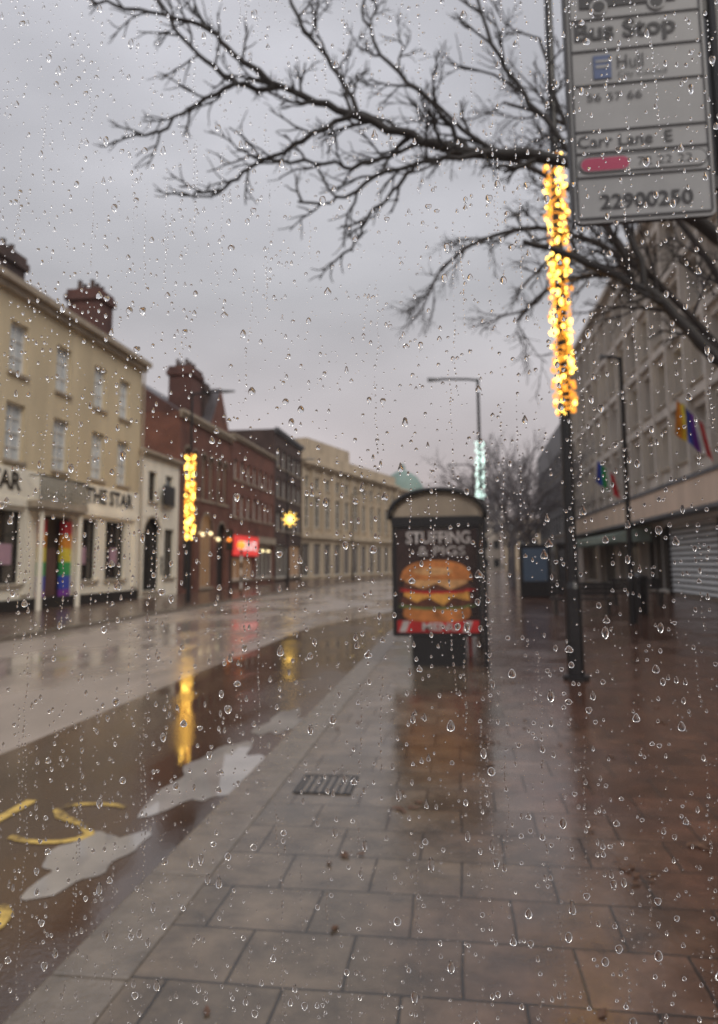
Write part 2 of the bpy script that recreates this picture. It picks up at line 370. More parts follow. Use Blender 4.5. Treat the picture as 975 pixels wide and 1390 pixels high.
def cornice(parent,F,L,z,mk,out=.35,h=.4,nm='cornice'):
    mb=MB(); lbox(mb,F,-.15,L+.15,.003,out*.5,z-h,z-h*.5); lbox(mb,F,-.2,L+.2,.003,out,z-h*.5+.002,z); mb.obj(nm,mk,parent)
def hiproof(parent,F,L,z,h,d0=0,depth=8,mk='slate',gable=False,endm='red'):
    mb=MB(); r=depth/2; i=0 if gable else min(r*.7,L*.3)
    A=F.p(0,d0,z);B=F.p(L,d0,z);C=F.p(L,d0-depth,z);D=F.p(0,d0-depth,z);E=F.p(i,d0-r,z+h);G=F.p(L-i,d0-r,z+h)
    mb.quad(A,B,G,E);mb.quad(C,D,E,G);mb.poly([D,A,E],1 if gable else 0);mb.poly([B,C,G],1 if gable else 0)
    mb.obj('roof',[mk,endm],parent)
def chimney(parent,x0,x1,y0,y1,z0,z1,mk,pots=4):
    mb=MB(); mb.box(x0,x1,y0,y1,z0,z1-.75); mb.box(x0-.12,x1+.12,y0-.12,y1+.12,z1-.748,z1-.45); mb.box(x0-.04,x1+.04,y0-.04,y1+.04,z1-.448,z1-.2)
    mb.obj('chimney_stack',mk,parent)
    mb=MB()
    for i in range(pots):
        for xx in ((x0*.7+x1*.3),(x0*.3+x1*.7)):
            y=y0+(i+.5)*(y1-y0)/pots; mb.tube([(xx,y,z1-.2),(xx,y,z1+.25),(xx,y,z1+.28)],[.13,.10,.13],8)
    mb.obj('chimney_pots','dkbrick',parent)

# --- cream pub
pub=empty('cream_pub_building',(-15,22,0)); F=Frame((-15,10),(0,1),(1,0)); L=22.5
ops=[]
for yc in (13.5,16.5,19.6,22.6,25.5,28.4,30.7):
    s=yc-10
    ops.append((s-.52,s+.52,8.2,10.0,'blind',2,3)); ops.append((s-.55,s+.55,5.15,7.15,'blind',2,4))
for (a,b) in ((12,13.8),(14.8,16.6),(17.4,19.2),(20.9,23.3),(27.1,28.6),(29.3,31.2)):
    ops.append((a-10,b-10,.95,3.45,'shop',3,3))
ops.append((14.2,16.6,.02,3.4,'dark',0,0))
facade(pub,F,L,3.75,11.2,[o for o in ops if o[2]>4],'cream',9)
facade(pub,F,L,0,3.748,[o for o in ops if o[2]<4],'creamlt',9,trim='trim',frame='black',nm='ground_floor_wall')
cornice(pub,F,L,11.35,'trim',.4,.45); 
mb=MB(); lbox(mb,F,0,L,.003,.12,3.6,3.85); lbox(mb,F,0,L,.003,.08,0,.4,1); lbox(mb,F,0,L,.003,.05,3.852,4.9,0)
for s_ in (.3,6.9,13.5,16.95,L-.4): lbox(mb,F,s_-.2,s_+.2,.004,.10,.552,3.598,0)
mb.obj('string_course',['creamlt','dark'],pub)
mb=MB()
for s_ in (L-.15,): mb.tube([F.p(s_,.18,.1),F.p(s_,.18,10.9)],.045,8)
mb.obj('drainpipes','trim',pub)
hiproof(pub,F,L,11.2,1.6,-.4,8.4)
chimney(pub,-18.2,-16.6,31.0,32.4,11.2,14.9,'dkred',3)
chimney(pub,-18.4,-16.9,23.4,25.6,11.2,14.0,'dkbrick',4)
chimney(pub,-18.4,-16.9,14.4,16.6,11.2,14.0,'dkbrick',4)
place=lambda s,z:(-14.93,s,z)
text('pub_lettering','THE STAR',27.4,31.7,4.12,4.78,place,'black',pub,.035)
text('pub_lettering','THE STAR',18.9,23.0,4.12,4.78,place,'black',pub,.035)
mb=MB()
for s_ in (13.75,16.35): mb.tube([F.p(s_,.42,0),F.p(s_,.42,3.5)],[.10,.08],12)
mb.obj('portico_columns','creamlt',pub)
mb=MB(); lbox(mb,F,13.4,16.5,.13,.55,3.5,3.595); lbox(mb,F,13.3,16.6,.13,.62,3.598,3.85)
mb.obj('portico_entablature','trim',pub)
mb=MB()
for i in range(24):
    s_=13.35+i*.138; mb.tube([F.p(s_,.58,3.85),F.p(s_,.58,4.7)],.022,5)
lbox(mb,F,13.3,16.6,.55,.61,4.7,4.77)
for s_ in (13.35,16.55): lbox(mb,F,s_-.025,s_+.025,.13,.54,4.7,4.75)
mb.obj('balcony_railing','black',pub)
for j,(a,b) in enumerate(((14.25,14.75),(15.95,16.5))):
    mb=MB(); n=6; ks=['f_red','f_org','f_yel','f_grn','f_blu','f_pur']
    for i in range(n):
        z1=3.25-i*.52; lbox(mb,F,a,b,-.15,.02,z1-.515,z1,i)
    mb.obj('rainbow_door_panel',ks,pub)
mb=MB(); lbox(mb,F,15.0,15.7,-.2,-.12,.05,2.2); mb.obj('door','dkred',pub)
mb=MB()
for (a,b) in ((21.2,21.8),(22.2,22.9),(27.4,27.9),(30.0,30.6)): lbox(mb,F,a-10,b-10,-.145,-.125,1.6,2.3)
mb.obj('window_posters','f_pnk',pub)
# extension
ext=empty('pub_side_extension',(-15,35,0)); F=Frame((-15,32.52),(0,1),(1,0))
facade(ext,F,4.9,0,7.0,[(.6,2.6,.3,3.9,'dark',2,2,True),(3.1,4.4,.9,3.4,'shop',2,2),(1.0,2.0,4.7,6.2,'shop',2,2),(3.1,4.1,4.7,6.2,'blind',2,2)],'creamlt',8,frame='black')
cornice(ext,F,4.9,7.15,'trim',.25,.3)
mb=MB(); lbox(mb,F,2.2,3.6,.25,.32,4.6,5.6); mb.obj('hanging_sign','black',ext)
text('wall_letter','R',35.15,35.55,1.0,2.0,lambda s,z:(-14.985,s,z),'signink',ext,.03)
# --- gothic brick building
gb=empty('gothic_brick_building',(-15,41,0)); F=Frame((-15,37.45),(0,1),(1,0)); L=9.0
ops=[(.8,2.6,.2,4.2,'dark',0,0,True),(3.4,5.6,.2,4.6,'warm',3,2,True),(6.4,8.2,.2,4.2,'dark',0,0,True)]
for s_ in (1.1,2.4,3.9,5.2,6.7,7.9): ops.append((s_-.4,s_+.4,5.4,8.2,'glass',1,3,True))
facade(gb,F,L,0,10.0,ops,'red',9,frame='trim')
cornice(gb,F,L,10.1,'trim',.3,.4)
hiproof(gb,F,L,10.02,3.0,-.05,8.9,gable=True,endm='dkred')
for c in (6.6,):
    mb=MB(); w=1.9
    mb.poly([F.p(c-w,.06,10.1),F.p(c+w,.06,10.1),F.p(c,.06,12.9)]); mb.poly([F.p(c-w,-.5,10.1),F.p(c+w,-.5,10.1),F.p(c,-.5,12.9)])
    mb.quad(F.p(c-w,.06,10.1),F.p(c,.06,12.9),F.p(c,-3.0,12.9),F.p(c-w,-3.0,10.1),1); mb.quad(F.p(c+w,.06,10.1),F.p(c,.06,12.9),F.p(c,-3.0,12.9),F.p(c+w,-3.0,10.1),1)
    mb.obj('dormer_gable',['red','slate'],gb)
chimney(gb,-16.9,-15.5,40.2,42.0,10.4,13.6,'dkred',3)
chimney(gb,-16.7,-15.6,42.6,43.6,10.4,13.2,'dkbrick',2)
mb=MB()
for y,z in ((38.3,3.0),(40.6,3.3),(42.0,3.4),(43.4,3.1),(45.6,3.0)): mb.ball((-14.75,y,z),.10,8,5); mb.box(-14.99,-14.80,y-.02,y+.02,z+.08,z+.11)
mb.obj('wall_lamps','ceil',gb)
# --- red brick terrace
rb=empty('red_brick_terrace',(-15,52,0)); F=Frame((-15,46.6),(0,1),(1,0)); L=11.6
ops=[]
for i in range(7):
    s_=1.0+i*1.6; ops.append((s_-.4,s_+.4,4.8,6.4,'glass',2,2)); ops.append((s_-.4,s_+.4,7.4,8.8,'glass',2,2))
ops+=[(.4,5.4,.5,2.0,'warm',4,1),(6.2,11.2,.5,3.0,'shop',4,1)]
facade(rb,F,L,0,10.3,ops,'red',9); cornice(rb,F,L,10.4,'trim',.25,.3); hiproof(rb,F,L,10.3,2.2,-.2,8.8)
mb=MB(); lbox(mb,F,.2,5.8,.1,.3,2.15,3.5); lbox(mb,F,6.2,11.2,.1,.25,3.1,3.6,1); mb.obj('shop_fascia',['redlit','trim'],rb)
text('shop_lettering','OPEN LATE',47.3,51.8,2.5,3.15,lambda s,z:(-14.69,s,z),'whitelit',rb,.03)
mb=MB()
for y in (53.6,55.2,56.9): mb.box(-15.18,-15.1,y-.25,y+.25,2.5,2.65)
mb.obj('shop_window_lights','ceil',rb)
do=empty('dark_brick_office',(-15,63,0)); F=Frame((-15,58.3),(0,1),(1,0)); L=10.5; ops=[]
for i in range(5):
    for z in (4.4,7.2,9.8): ops.append((.7+i*2,1.9+i*2,z,z+1.7,'glass',2,2))
ops+=[(.5,4.8,.4,3.2,'shop',3,1),(5.6,10,.4,3.2,'warm',3,1)]
facade(do,F,L,0,12.9,ops,'dkbrick',9); cornice(do,F,L,13,'grey',.3,.4)
# --- classical stone building (angled)
sb=empty('classical_stone_building',(-12,82,0)); P0=(-15.2,69.2);P1=(-8.0,96.0); dv=(P1[0]-P0[0],P1[1]-P0[1]); L=math.hypot(*dv)
F=Frame(P0,dv,(dv[1],-dv[0])); ops=[]
nb=11
for i in range(nb):
    c=(i+.5)*L/nb; ops.append((c-.65,c+.65,5.2,8.4,'glass',2,3)); ops.append((c-.6,c+.6,9.2,10.4,'glass',2,1)); ops.append((c-.9,c+.9,.3,3.6,'shop',2,1,False))
facade(sb,F,L,0,11.6,ops,'stone',14,trim='stone')
cornice(sb,F,L,11.8,'stone',.6,.6); mb=MB(); lbox(mb,F,0,L,-.5,-.05,11.81,13.0); lbox(mb,F,3,14,-6,-.8,12.0,14.6); lbox(mb,F,0,L,.004,.3,4.1,4.6)
for i in range(nb+1):
    c=min(max(i*L/nb,.3),L-.3); lbox(mb,F,c-.28,c+.28,.005,.22,4.62,11.1)
mb.obj('parapet_and_pilasters','stone',sb)
s2=empty('stone_corner_building',(-6,106,0)); P0=(-7.6,97.0);P1=(1.0,128.0); dv=(P1[0]-P0[0],P1[1]-P0[1]); L=math.hypot(*dv); F=Frame(P0,dv,(dv[1],-dv[0])); ops=[]
for i in range(10):
    c=(i+.5)*L/10
    for z in (.4,4.6,8): ops.append((c-.8,c+.8,z,z+2.4,'glass',2,2))
facade(s2,F,L,0,11.5,ops,'stone',12,trim='stone'); cornice(s2,F,L,11.6,'stone',.4,.5)
dm=empty('green_copper_dome',(-9,122,0)); mb=MB(); prof=[(4.0,9),(4.0,12.4),(4.2,12.6),(3.9,13.4),(3.4,14.8),(2.4,16.2),(1.0,17.1),(.5,17.3),(.5,18.0),(.0,18.6)]
seg=20
for r,z in prof:
    for k in range(seg): mb.v.append((-9+r*math.cos(2*math.pi*k/seg),122+r*math.sin(2*math.pi*k/seg),z))
for i in range(len(prof)-1):
    for k in range(seg):
        mb.f.append((i*seg+k,i*seg+(k+1)%seg,(i+1)*seg+(k+1)%seg,(i+1)*seg+k)); mb.mi.append(1 if i<2 else 0)
mb.obj('dome',['copper','stone'],dm,smooth=True)
mb=MB(); mb.box(-14,-4,117,127,0,9.2); mb.obj('dome_base_block','stone',dm)
for (nm,x0,x1,y,h,mk) in (('distant_office_block',-2,9,150,13,'concrete'),('distant_shop_row',9.3,24,142,10,'stone')):
    e=empty(nm,((x0+x1)/2,y,0)); F=Frame((x0,y),(1,0),(0,-1)); ops=[]
    n=int((x1-x0)/2.2)
    for i in range(n):
        for z in (.5,4.2,7.4): ops.append((.5+i*2.2,1.8+i*2.2,z,z+1.8,'glass',2,1))
    facade(e,F,x1-x0,0,h,ops,mk,10)

# --- large modern building right
mbd=empty('concrete_department_store',(10,40,0)); F=Frame((10,6),(0,1),(-1,0)); L=56.0; H=18.2
ops=[]
n=22; bw=L/n
for i in range(n):
    for (z,h) in ((5.9,2.0),(9.0,2.0),(12.1,2.0),(15.1,1.9)): ops.append((i*bw+.22,(i+1)*bw-.22,z,z+h,'stglass',3,2))
for (a,b,g_) in ((7,13,'shop'),(14,19.2,'shop'),(36.0,41.5,'dark'),(42,47,'shop'),(48,53,'dark'),(54,60,'shop')): ops.append((a-6,b-6,.05,3.3,g_,4,1))
facade(mbd,F,L,0,H,ops,'concrete',20,rev=.45,frame='white')
mb=MB()
for i in range(n+1): 
    c=min(max(i*bw,.2),L-.2); lbox(mb,F,c-.12,c+.12,.004,.28,5.05,H)
for z in (8.25,11.35,14.4,17.3): 
    for i in range(n): lbox(mb,F,i*bw+.13,(i+1)*bw-.13,.005,.22,z,z+.35)
lbox(mb,F,0,L,.005,.5,H+.01,H+.35)
mb.obj('facade_fins','concrete',mbd)
mb=MB(); lbox(mb,F,0,L,.004,1.0,3.45,3.6,1); lbox(mb,F,0,L,.7,1.0,3.602,4.8); 
lbox(mb,F,0,L,1.002,1.06,4.7,4.86,1); lbox(mb,F,0,L,1.002,1.04,3.45,3.56,1); lbox(mb,F,0,L,.004,.7,4.6,4.8,1)
mb.obj('canopy',['fascia','grey'],mbd)
mb=MB()
for z in (7.75,10.85,13.95):
    for i in range(n):
        if random.random()<.5: 
            lbox(mb,F,i*bw+.7,i*bw+1.5,-.44,-.42,z-.28,z-.10)
mb.obj('ceiling_lights','ceil',mbd)
for (a,b) in ((17.6,22.6),(22.9,29.6)):
    mb=MB(); z=.05
    while z<2.95:
        s0,s1=a,b; mb.quad(F.p(s0,.02,z),F.p(s1,.02,z),F.p(s1,.02,z+.07),F.p(s0,.02,z+.07),1); mb.quad(F.p(s0,.02,z+.07),F.p(s1,.02,z+.07),F.p(s1,.11,z+.10),F.p(s0,.11,z+.10)); mb.quad(F.p(s0,.11,z+.10),F.p(s1,.11,z+.10),F.p(s1,.02,z+.24),F.p(s0,.02,z+.24)); z+=.24  # dark bands paint the shadow lines between slats
    lbox(mb,F,s0-.14,s0-.003,.005,.2,0,3.2,1); lbox(mb,F,s1+.003,s1+.14,.005,.2,0,3.2,1); lbox(mb,F,s0-.14,s1+.14,.005,.3,3.21,3.44)
    mb.obj('roller_shutter',['shutter','dark'],mbd)
mb=MB()
for (a,b) in ((33,40),(41,47),(48,54)):
    mb.quad(F.p(a,.02,3.4),F.p(b,.02,3.4),F.p(b,2.4,2.85),F.p(a,2.4,2.85)); mb.quad(F.p(a,2.4,2.85),F.p(b,2.4,2.85),F.p(b,2.4,2.55),F.p(a,2.4,2.55))
    mb.poly([F.p(a,.02,3.4),F.p(a,2.4,2.85),F.p(a,2.4,2.55),F.p(a,.02,2.55)]);
mb.obj('awnings','awning',mbd)
db=empty('dark_glass_building',(11,80,0)); F=Frame((10.4,64),(0.02,1),(-1,.02)); ops=[]
for i in range(14):
    for z in (.4,4.3,7.4,10.5): ops.append((.6+i*2.5,2.5+i*2.5,z,z+2.1,'glass',2,1))
facade(db,F,36,0,15.5,ops,'grey',14)

# --- flags
def flag(x,y,z,scale,cols):
    e=empty('flag',(x,y,z)); mb=MB(); tip=Vector((x-1.5*scale,y-.3,z+1.4*scale)); rt=Vector((x,y,z))
    mb.tube([rt,tip],[.035,.025],6); mb.obj('pole','white',e)
    mb=MB(); n=len(cols)*2; K=16
    def P(i,j):
        f=i/n; g=j/K
        p=rt.lerp(tip,.35+.62*f); fold=.10*math.sin(f*15+g*2)*(.3+g)
        return (p.x+(.30*g*(1-f)-.10*g*f)+fold*.6, p.y+fold*1.6, p.z-g*1.5*scale*(1-.12*f)+.04*math.sin(f*12))
    for i in range(n):
        for j in range(K): mb.quad(P(i,j),P(i+1,j),P(i+1,j+1),P(i,j+1),i//2)
    mb.obj('cloth',cols,e,smooth=True)
flag(9.7,28.0,6.2,1.0,['f_red','white','f_pur','f_blu','f_yel','f_org'])
flag(9.7,43.5,6.1,1.0,['f_red','white','f_grn','f_blu'])

# ------------------------------------------------------------ street furniture
def fairy(parent,x,y,z0,z1,r,dens,mk1,mk2,bead=.022,seed=1):
    rnd=random.Random(seed); mb=MB(); n=int((z1-z0)*dens)
    pts=[];a=0
    for i in range(n):
        z=z0+(z1-z0)*i/n+rnd.gauss(0,.03); a+=rnd.uniform(.5,1.6); rr=r+rnd.uniform(.0,.06)
        pts.append((x+rr*math.cos(a),y+rr*math.sin(a),z))
    mb.tube(pts,[.009]*len(pts),4,0)
    for i in range(int(n*2.0)):
        z=rnd.uniform(z0,z1); a=rnd.uniform(0,6.28); rr=r+rnd.uniform(.01,.08); b=bead*rnd.uniform(.5,1.4)
        mb.ball((x+rr*math.cos(a),y+rr*math.sin(a),z),b,6,4,1 if rnd.random()<.42 else 0,(1,1,rnd.uniform(.8,2.0)))
    mb.obj('fairy_lights',[mk1,mk2],parent)
lc=empty('lamp_column_with_fairy_lights',(1.52,10.04,0)); mb=MB()
mb.tube([(1.52,10.04,0),(1.52,10.04,1.2),(1.52,10.04,1.28),(1.52,10.04,3.6),(1.52,10.04,10.5)],[.11,.11,.08,.075,.055],14)
mb.tube([(1.52,10.04,0),(1.52,10.04,.06)],.17,14); mb.box(1.47,1.57,9.925,9.94,.5,1.0)
mb.obj('column','black',lc); mb=MB(); mb.tube([(1.52,10.04,10.5),(1.5,10.04,10.9),(1.2,10.04,11.1),(.6,10.04,11.15)],.04,8); mb.box(.1,.62,9.9,10.18,11.08,11.2); mb.obj('lamp_head','black',lc)
fairy(lc,1.52,10.04,3.55,7.35,.085,55,'amber','gold',.022,3)
def street_lamp(x,y,h,arm,nm='street_lamp',r=.07):
    e=empty(nm,(x,y,0)); mb=MB(); mb.tube([(x,y,0),(x,y,1.1),(x,y,1.15),(x,y,h)],[r*1.5,r*1.5,r,r*.7],10)
    mb.tube([(x,y,h-.05),(x+arm*.2,y,h+.0),(x+arm*.75,y,h+.05)],[r*.6]*3,6); mb.obj('column','black',e)
    mb=MB(); x0,x1=sorted((x+arm*.7,x+arm)); mb.hexa([(x0,y-.13,h-.02),(x1,y-.08,h),(x1,y+.08,h),(x0,y+.13,h-.02),(x0,y-.1,h+.1),(x1,y-.05,h+.06),(x1,y+.05,h+.06),(x0,y+.1,h+.1)]); mb.obj('lamp_head','grey',e,bevel=.02)
    return e
e=street_lamp(.85,25,7.95,-1.75); fairy(e,.85,25,3.7,5.75,.09,26,'coolb','coolb',.022,5)
e=street_lamp(4.3,18.9,6.8,-.5)
e=street_lamp(-11.2,29.2,8.9,1.9); fairy(e,-11.2,29.2,2.6,6.2,.12,36,'amber','gold',.045,6)
e=street_lamp(-11.2,47,8.5,1.9); 
mb=MB()
for k in range(8):
    a=k*math.pi/4; mb.poly([(-11.0+.06*math.cos(a+1.57),46.85,4.5+.06*math.sin(a+1.57)),(-11.0+.6*math.cos(a),46.85,4.5+.6*math.sin(a)),(-11.0-.06*math.cos(a+1.57),46.85,4.5-.06*math.sin(a+1.57))])
mb.ball((-11.0,46.85,4.5),.22,10,6); mb.obj('star_decoration','gold',e)
e=street_lamp(1.2,48,8,-1.7); e=street_lamp(-9.6,66,8,1.7)
for (x,y) in ((-10.7,35.0),(-1.1,37.5)):
    e=empty('belisha_beacon',(x,y,0)); mb=MB()
    for i in range(7): mb.tube([(x,y,i*.33),(x,y,i*.33+.329)],.05,10,i%2)
    mb.obj('striped_post',['black','white'],e); mb=MB(); mb.ball((x,y,2.5),.21,14,9); mb.obj('globe','orangelit',e,smooth=True)
e=empty('traffic_light',(-10.6,33,0)); mb=MB(); mb.tube([(-10.6,33,0),(-10.6,33,3.2)],.06,8); mb.box(-10.75,-10.45,32.75,32.93,2.2,3.15); mb.obj('post_and_housing','black',e)
mb=MB(); mb.ball((-10.6,32.74,2.7),.1,10,6); mb.obj('amber_lens','orangelit',e)

# bus shelter ahead
sh=empty('bus_shelter',(-.3,11.2,0)); xl,xr=-1.0,.40; y0,y1=11.15,15.6
mb=MB()
arc=[]
for i in range(19):
    t=math.pi*(1-i/18); arc.append((-.3+.74*math.cos(t),2.22+.46*max(math.sin(t),0)**.8))
for (a,b) in zip(arc,arc[1:]):
    mb.quad((a[0],y0-.05,a[1]),(b[0],y0-.05,b[1]),(b[0],y1,b[1]),(a[0],y1,a[1]))
    mb.quad((a[0]*.97-.009,y0-.05,a[1]-.05),(b[0]*.97-.009,y0-.05,b[1]-.05),(b[0]*.97-.009,y1,b[1]-.05),(a[0]*.97-.009,y1,a[1]-.05),1)
mb.obj('barrel_roof',['black','creamlt'],sh,smooth=True)
for yy in (y0-.03,y1):
    mb=MB(); mb.tube([(a[0],yy,a[1]) for a in arc],[.04]*len(arc),6); mb.obj('roof_arch','black',sh,smooth=True)
mb=MB()
ins=[(p[0]*.93-.02,p[1]-.09) for p in arc]
mb.poly([(p[0],y0,p[1]) for p in ins]+[(ins[-1][0],y0,2.18),(ins[0][0],y0,2.18)]); mb.obj('gable_infill','trim',sh)
mb=MB()
for (x,y) in ((xr,y0),(xr,13.4),(xr,y1),(xl+.03,y1)): mb.box(x-.035,x+.035,y-.035,y+.035,0,2.25)
mb.box(xl,xr-.04,y0-.05,y0+.06,2.1,2.26); mb.box(xr-.02,xr+.02,y0+.04,y1-.04,2.0,2.1); mb.box(xr-.02,xr+.02,y0+.04,y1-.04,.25,.3)
mb.box(xl,xl+.04,y0-.03,y0+.05,.45,2.098)
mb.obj('frame_posts','black',sh,bevel=.006)
mb=MB(); mb.box(-.98,.355,y0-.02,y0+.14,.44,2.095); mb.obj('advert_case','black',sh,bevel=.01)
mb=MB(); mb.box(-.70,.10,y0+.0,y0+.12,0,.438); mb.obj('advert_plinth','black',sh)
mb=MB(); mb.quad((xr,y0+.1,.3),(xr,y1-.05,.3),(xr,y1-.05,2.0),(xr,y0+.1,2.0)); mb.obj('back_screen','glass',sh)
mb=MB(); mb.box(.05,.33,12.0,15.2,.5,.54); mb.box(.17,.21,12.4,12.44,0,.498); mb.box(.17,.21,14.7,14.74,0,.498); mb.obj('perch_seat','redprint',sh)
yp=y0-.022
def flat(name,pts,mk,k): 
    m_=MB(); m_.poly([(p[0],yp-.0025*k,p[1]) for p in pts]); return m_.obj(name,mk,sh)
flat('poster_ground',[(-.93,.5),(.30,.5),(.30,2.06),(-.93,2.06)],'poster',1)
def blob(cx,cz,rx,rz,a0=0,a1=360,n=40,w=.0,p=1.0):
    o=[]
    for i in range(n+1):
        t=math.radians(a0+(a1-a0)*i/n); c,s_=math.cos(t),math.sin(t)
        r=1+w*math.sin(i*2.7)+w*.6*math.sin(i*1.1+2)
        o.append((cx+rx*r*math.copysign(abs(c)**p,c),cz+rz*r*math.copysign(abs(s_)**p,s_)))
    return o
cx=-.33
flat('poster_band',[(-.93,.5),(.30,.5),(.30,.68),(-.93,.68)],'redprint',2)
flat('lower_bun',blob(cx,.80,.51,.14,w=.01,p=.7),'bun',3)
flat('lettuce_layer',blob(cx,.90,.57,.06,w=.10),'lettuce',4)
flat('patty_layer',blob(cx,.98,.54,.10,w=.03,p=.7),'patty',5)
flat('cheese_layer',[(cx-.5,1.06),(cx-.3,.95),(cx-.12,1.03),(cx+.1,.90),(cx+.25,1.03),(cx+.5,.98),(cx+.48,1.12),(cx-.48,1.12)],'cheese',6)
flat('bacon_layer',blob(cx,1.14,.55,.06,w=.12),'redprint',7)
flat('patty_upper',blob(cx,1.20,.51,.08,w=.05,p=.7),'patty',8)
flat('cheese_upper',[(cx-.48,1.27),(cx-.2,1.15),(cx,1.24),(cx+.22,1.14),(cx+.48,1.25),(cx+.44,1.32),(cx-.44,1.32)],'bunlt',9)
flat('upper_bun',blob(cx,1.29,.54,.30,0,180,w=.006,p=.85),'bun',10)
flat('bun_highlight',blob(cx-.05,1.42,.30,.06,w=.04),'bunlt',11)
pl=lambda s,z:(s,yp-.03,z)
text('poster_headline','STUFFING',-.78,.20,1.84,2.03,pl,'posterw',sh,.02)
text('poster_headline','& PIGS',-.60,.12,1.66,1.80,pl,'posterw',sh,.01)
text('poster_caption','MENU',-.55,.0,.53,.65,lambda s,z:(s,yp-.03,z),'posterw',sh,.03)
mb=MB()
mb.quad((-.90,yp-.007,.51),(-.80,yp-.007,.51),(-.74,yp-.007,.67),(-.84,yp-.007,.67))
mb.quad((.05,yp-.0072,.51),(.15,yp-.0072,.51),(.21,yp-.0072,.67),(.11,yp-.0072,.67)); mb.obj('caption_flash','posterw',sh)

# bus stop flag
DX=.018
bs=empty('bus_stop_sign',(.86,2.24,0)); before=set(bpy.data.objects)
mb=MB(); X0,X1,Z0,Z1=.378,.80,2.61,3.52; r=.02
pts=[]
for (cx_,cz_,a0) in ((X1-r,Z1-r,0),(X0+r,Z1-r,90),(X0+r,Z0+r,180),(X1-r,Z0+r,270)):
    for i in range(5): t=math.radians(a0+i*22.5); pts.append((cx_+r*math.cos(t),cz_+r*math.sin(t)))
mb.poly([(p[0],2.24,p[1]) for p in pts]); mb.poly([(p[0],2.262,p[1]) for p in pts])
for a,b in zip(pts,pts[1:]+pts[:1]): mb.quad((a[0],2.24,a[1]),(b[0],2.24,b[1]),(b[0],2.262,b[1]),(a[0],2.262,a[1]),1)
mb.obj('sign_plate',['sign','signink'],bs)
mb=MB(); ya,yb=2.236,2.2385
for z in (3.195,3.075,2.917,2.843,2.762,3.305): mb.box(X0+.012,X1-.012,ya,yb,z-.0025,z+.0025)
mb.box(X0+.008,X0+.012,ya,yb,Z0+.02,Z1-.02); mb.box(X1-.012,X1-.008,ya,yb,Z0+.02,Z1-.02); mb.box(X0+.012,X1-.012,ya,yb,Z0+.012,Z0+.018)
mb.box(X0-.010,X0-.001,2.232,2.27,Z0,Z1)
mb.obj('rules','signink',bs)
mb=MB()
mb.box(.42,.72,ya,yb,3.345,3.49); mb.obj('bus_pictogram','signink',bs)
mb=MB()
for i in range(5): mb.box(.432+i*.057,.477+i*.057,2.234,2.2355,3.41,3.475)
for x in (.48,.66): 
    mb.poly([(x+.028*math.cos(t*.4),2.2345,3.345+.028*math.sin(t*.4)) for t in range(16)])
mb.obj('pictogram_windows','sign',bs)
mb=MB()
for x in (.48,.66): mb.poly([(x+.02*math.cos(t*.4),2.233,3.345+.02*math.sin(t*.4)) for t in range(16)])
mb.obj('pictogram_wheels','signink',bs)
ps=lambda s,z:(s,2.2365,z)
text('sign_text','Bus Stop',.400,.715,3.212,3.295,ps,'signink',bs,.028)
text('sign_text','Hull',.53,.61,3.125,3.172,ps,'signink',bs,-.008)
text('sign_text','City Council',.53,.68,3.09,3.115,ps,'signink',bs,-.008)
mb=MB(); mb.box(.455,.51,ya,yb,3.095,3.175); mb.obj('crest','signblue',bs)
mb=MB(); mb.box(.462,.503,2.2345,2.2355,3.13,3.14); mb.box(.462,.503,2.2345,2.2355,3.15,3.158); mb.obj('crest_bars','sign',bs)
text('sign_text','56 57 66',.43,.60,3.018,3.045,ps,'signink',bs,.0)
text('sign_text','Carr Lane  E',.395,.685,2.862,2.902,ps,'signink',bs,.008)
text('sign_text','22900250',.455,.735,2.652,2.702,ps,'signink',bs,.02)
def pill(x0,x1,z0,z1,y,mk,nm):
    r_=(z1-z0)/2; P=[]
    for i in range(9): t=math.radians(90+i*22.5); P.append((x0+r_+r_*math.cos(t),y,z0+r_+r_*math.sin(t)))
    for i in range(9): t=math.radians(-90+i*22.5); P.append((x1-r_+r_*math.cos(t),y,z0+r_+r_*math.sin(t)))
    m_=MB(); m_.poly(P); m_.obj(nm,mk,bs)
pill(.395,.785,2.775,2.832,2.2372,'signink','info_pill_edge'); pill(.399,.781,2.779,2.828,2.2364,'sign','info_pill'); pill(.402,.55,2.782,2.825,2.2356,'signred','info_pill_red')
text('sign_text','72 22 22',.575,.74,2.79,2.818,lambda s,z:(s,2.2354,z),'signink',bs,.0)
mb=MB(); mb.tube([(.84,2.27,0),(.84,2.27,3.7)],.028,12); mb.box(.80,.815,2.245,2.275,2.7,2.74); mb.box(.80,.815,2.245,2.275,3.3,3.34); mb.obj('pole','black',bs)
for o in set(bpy.data.objects)-before:
    if o.parent==bs: o.location.x+=DX

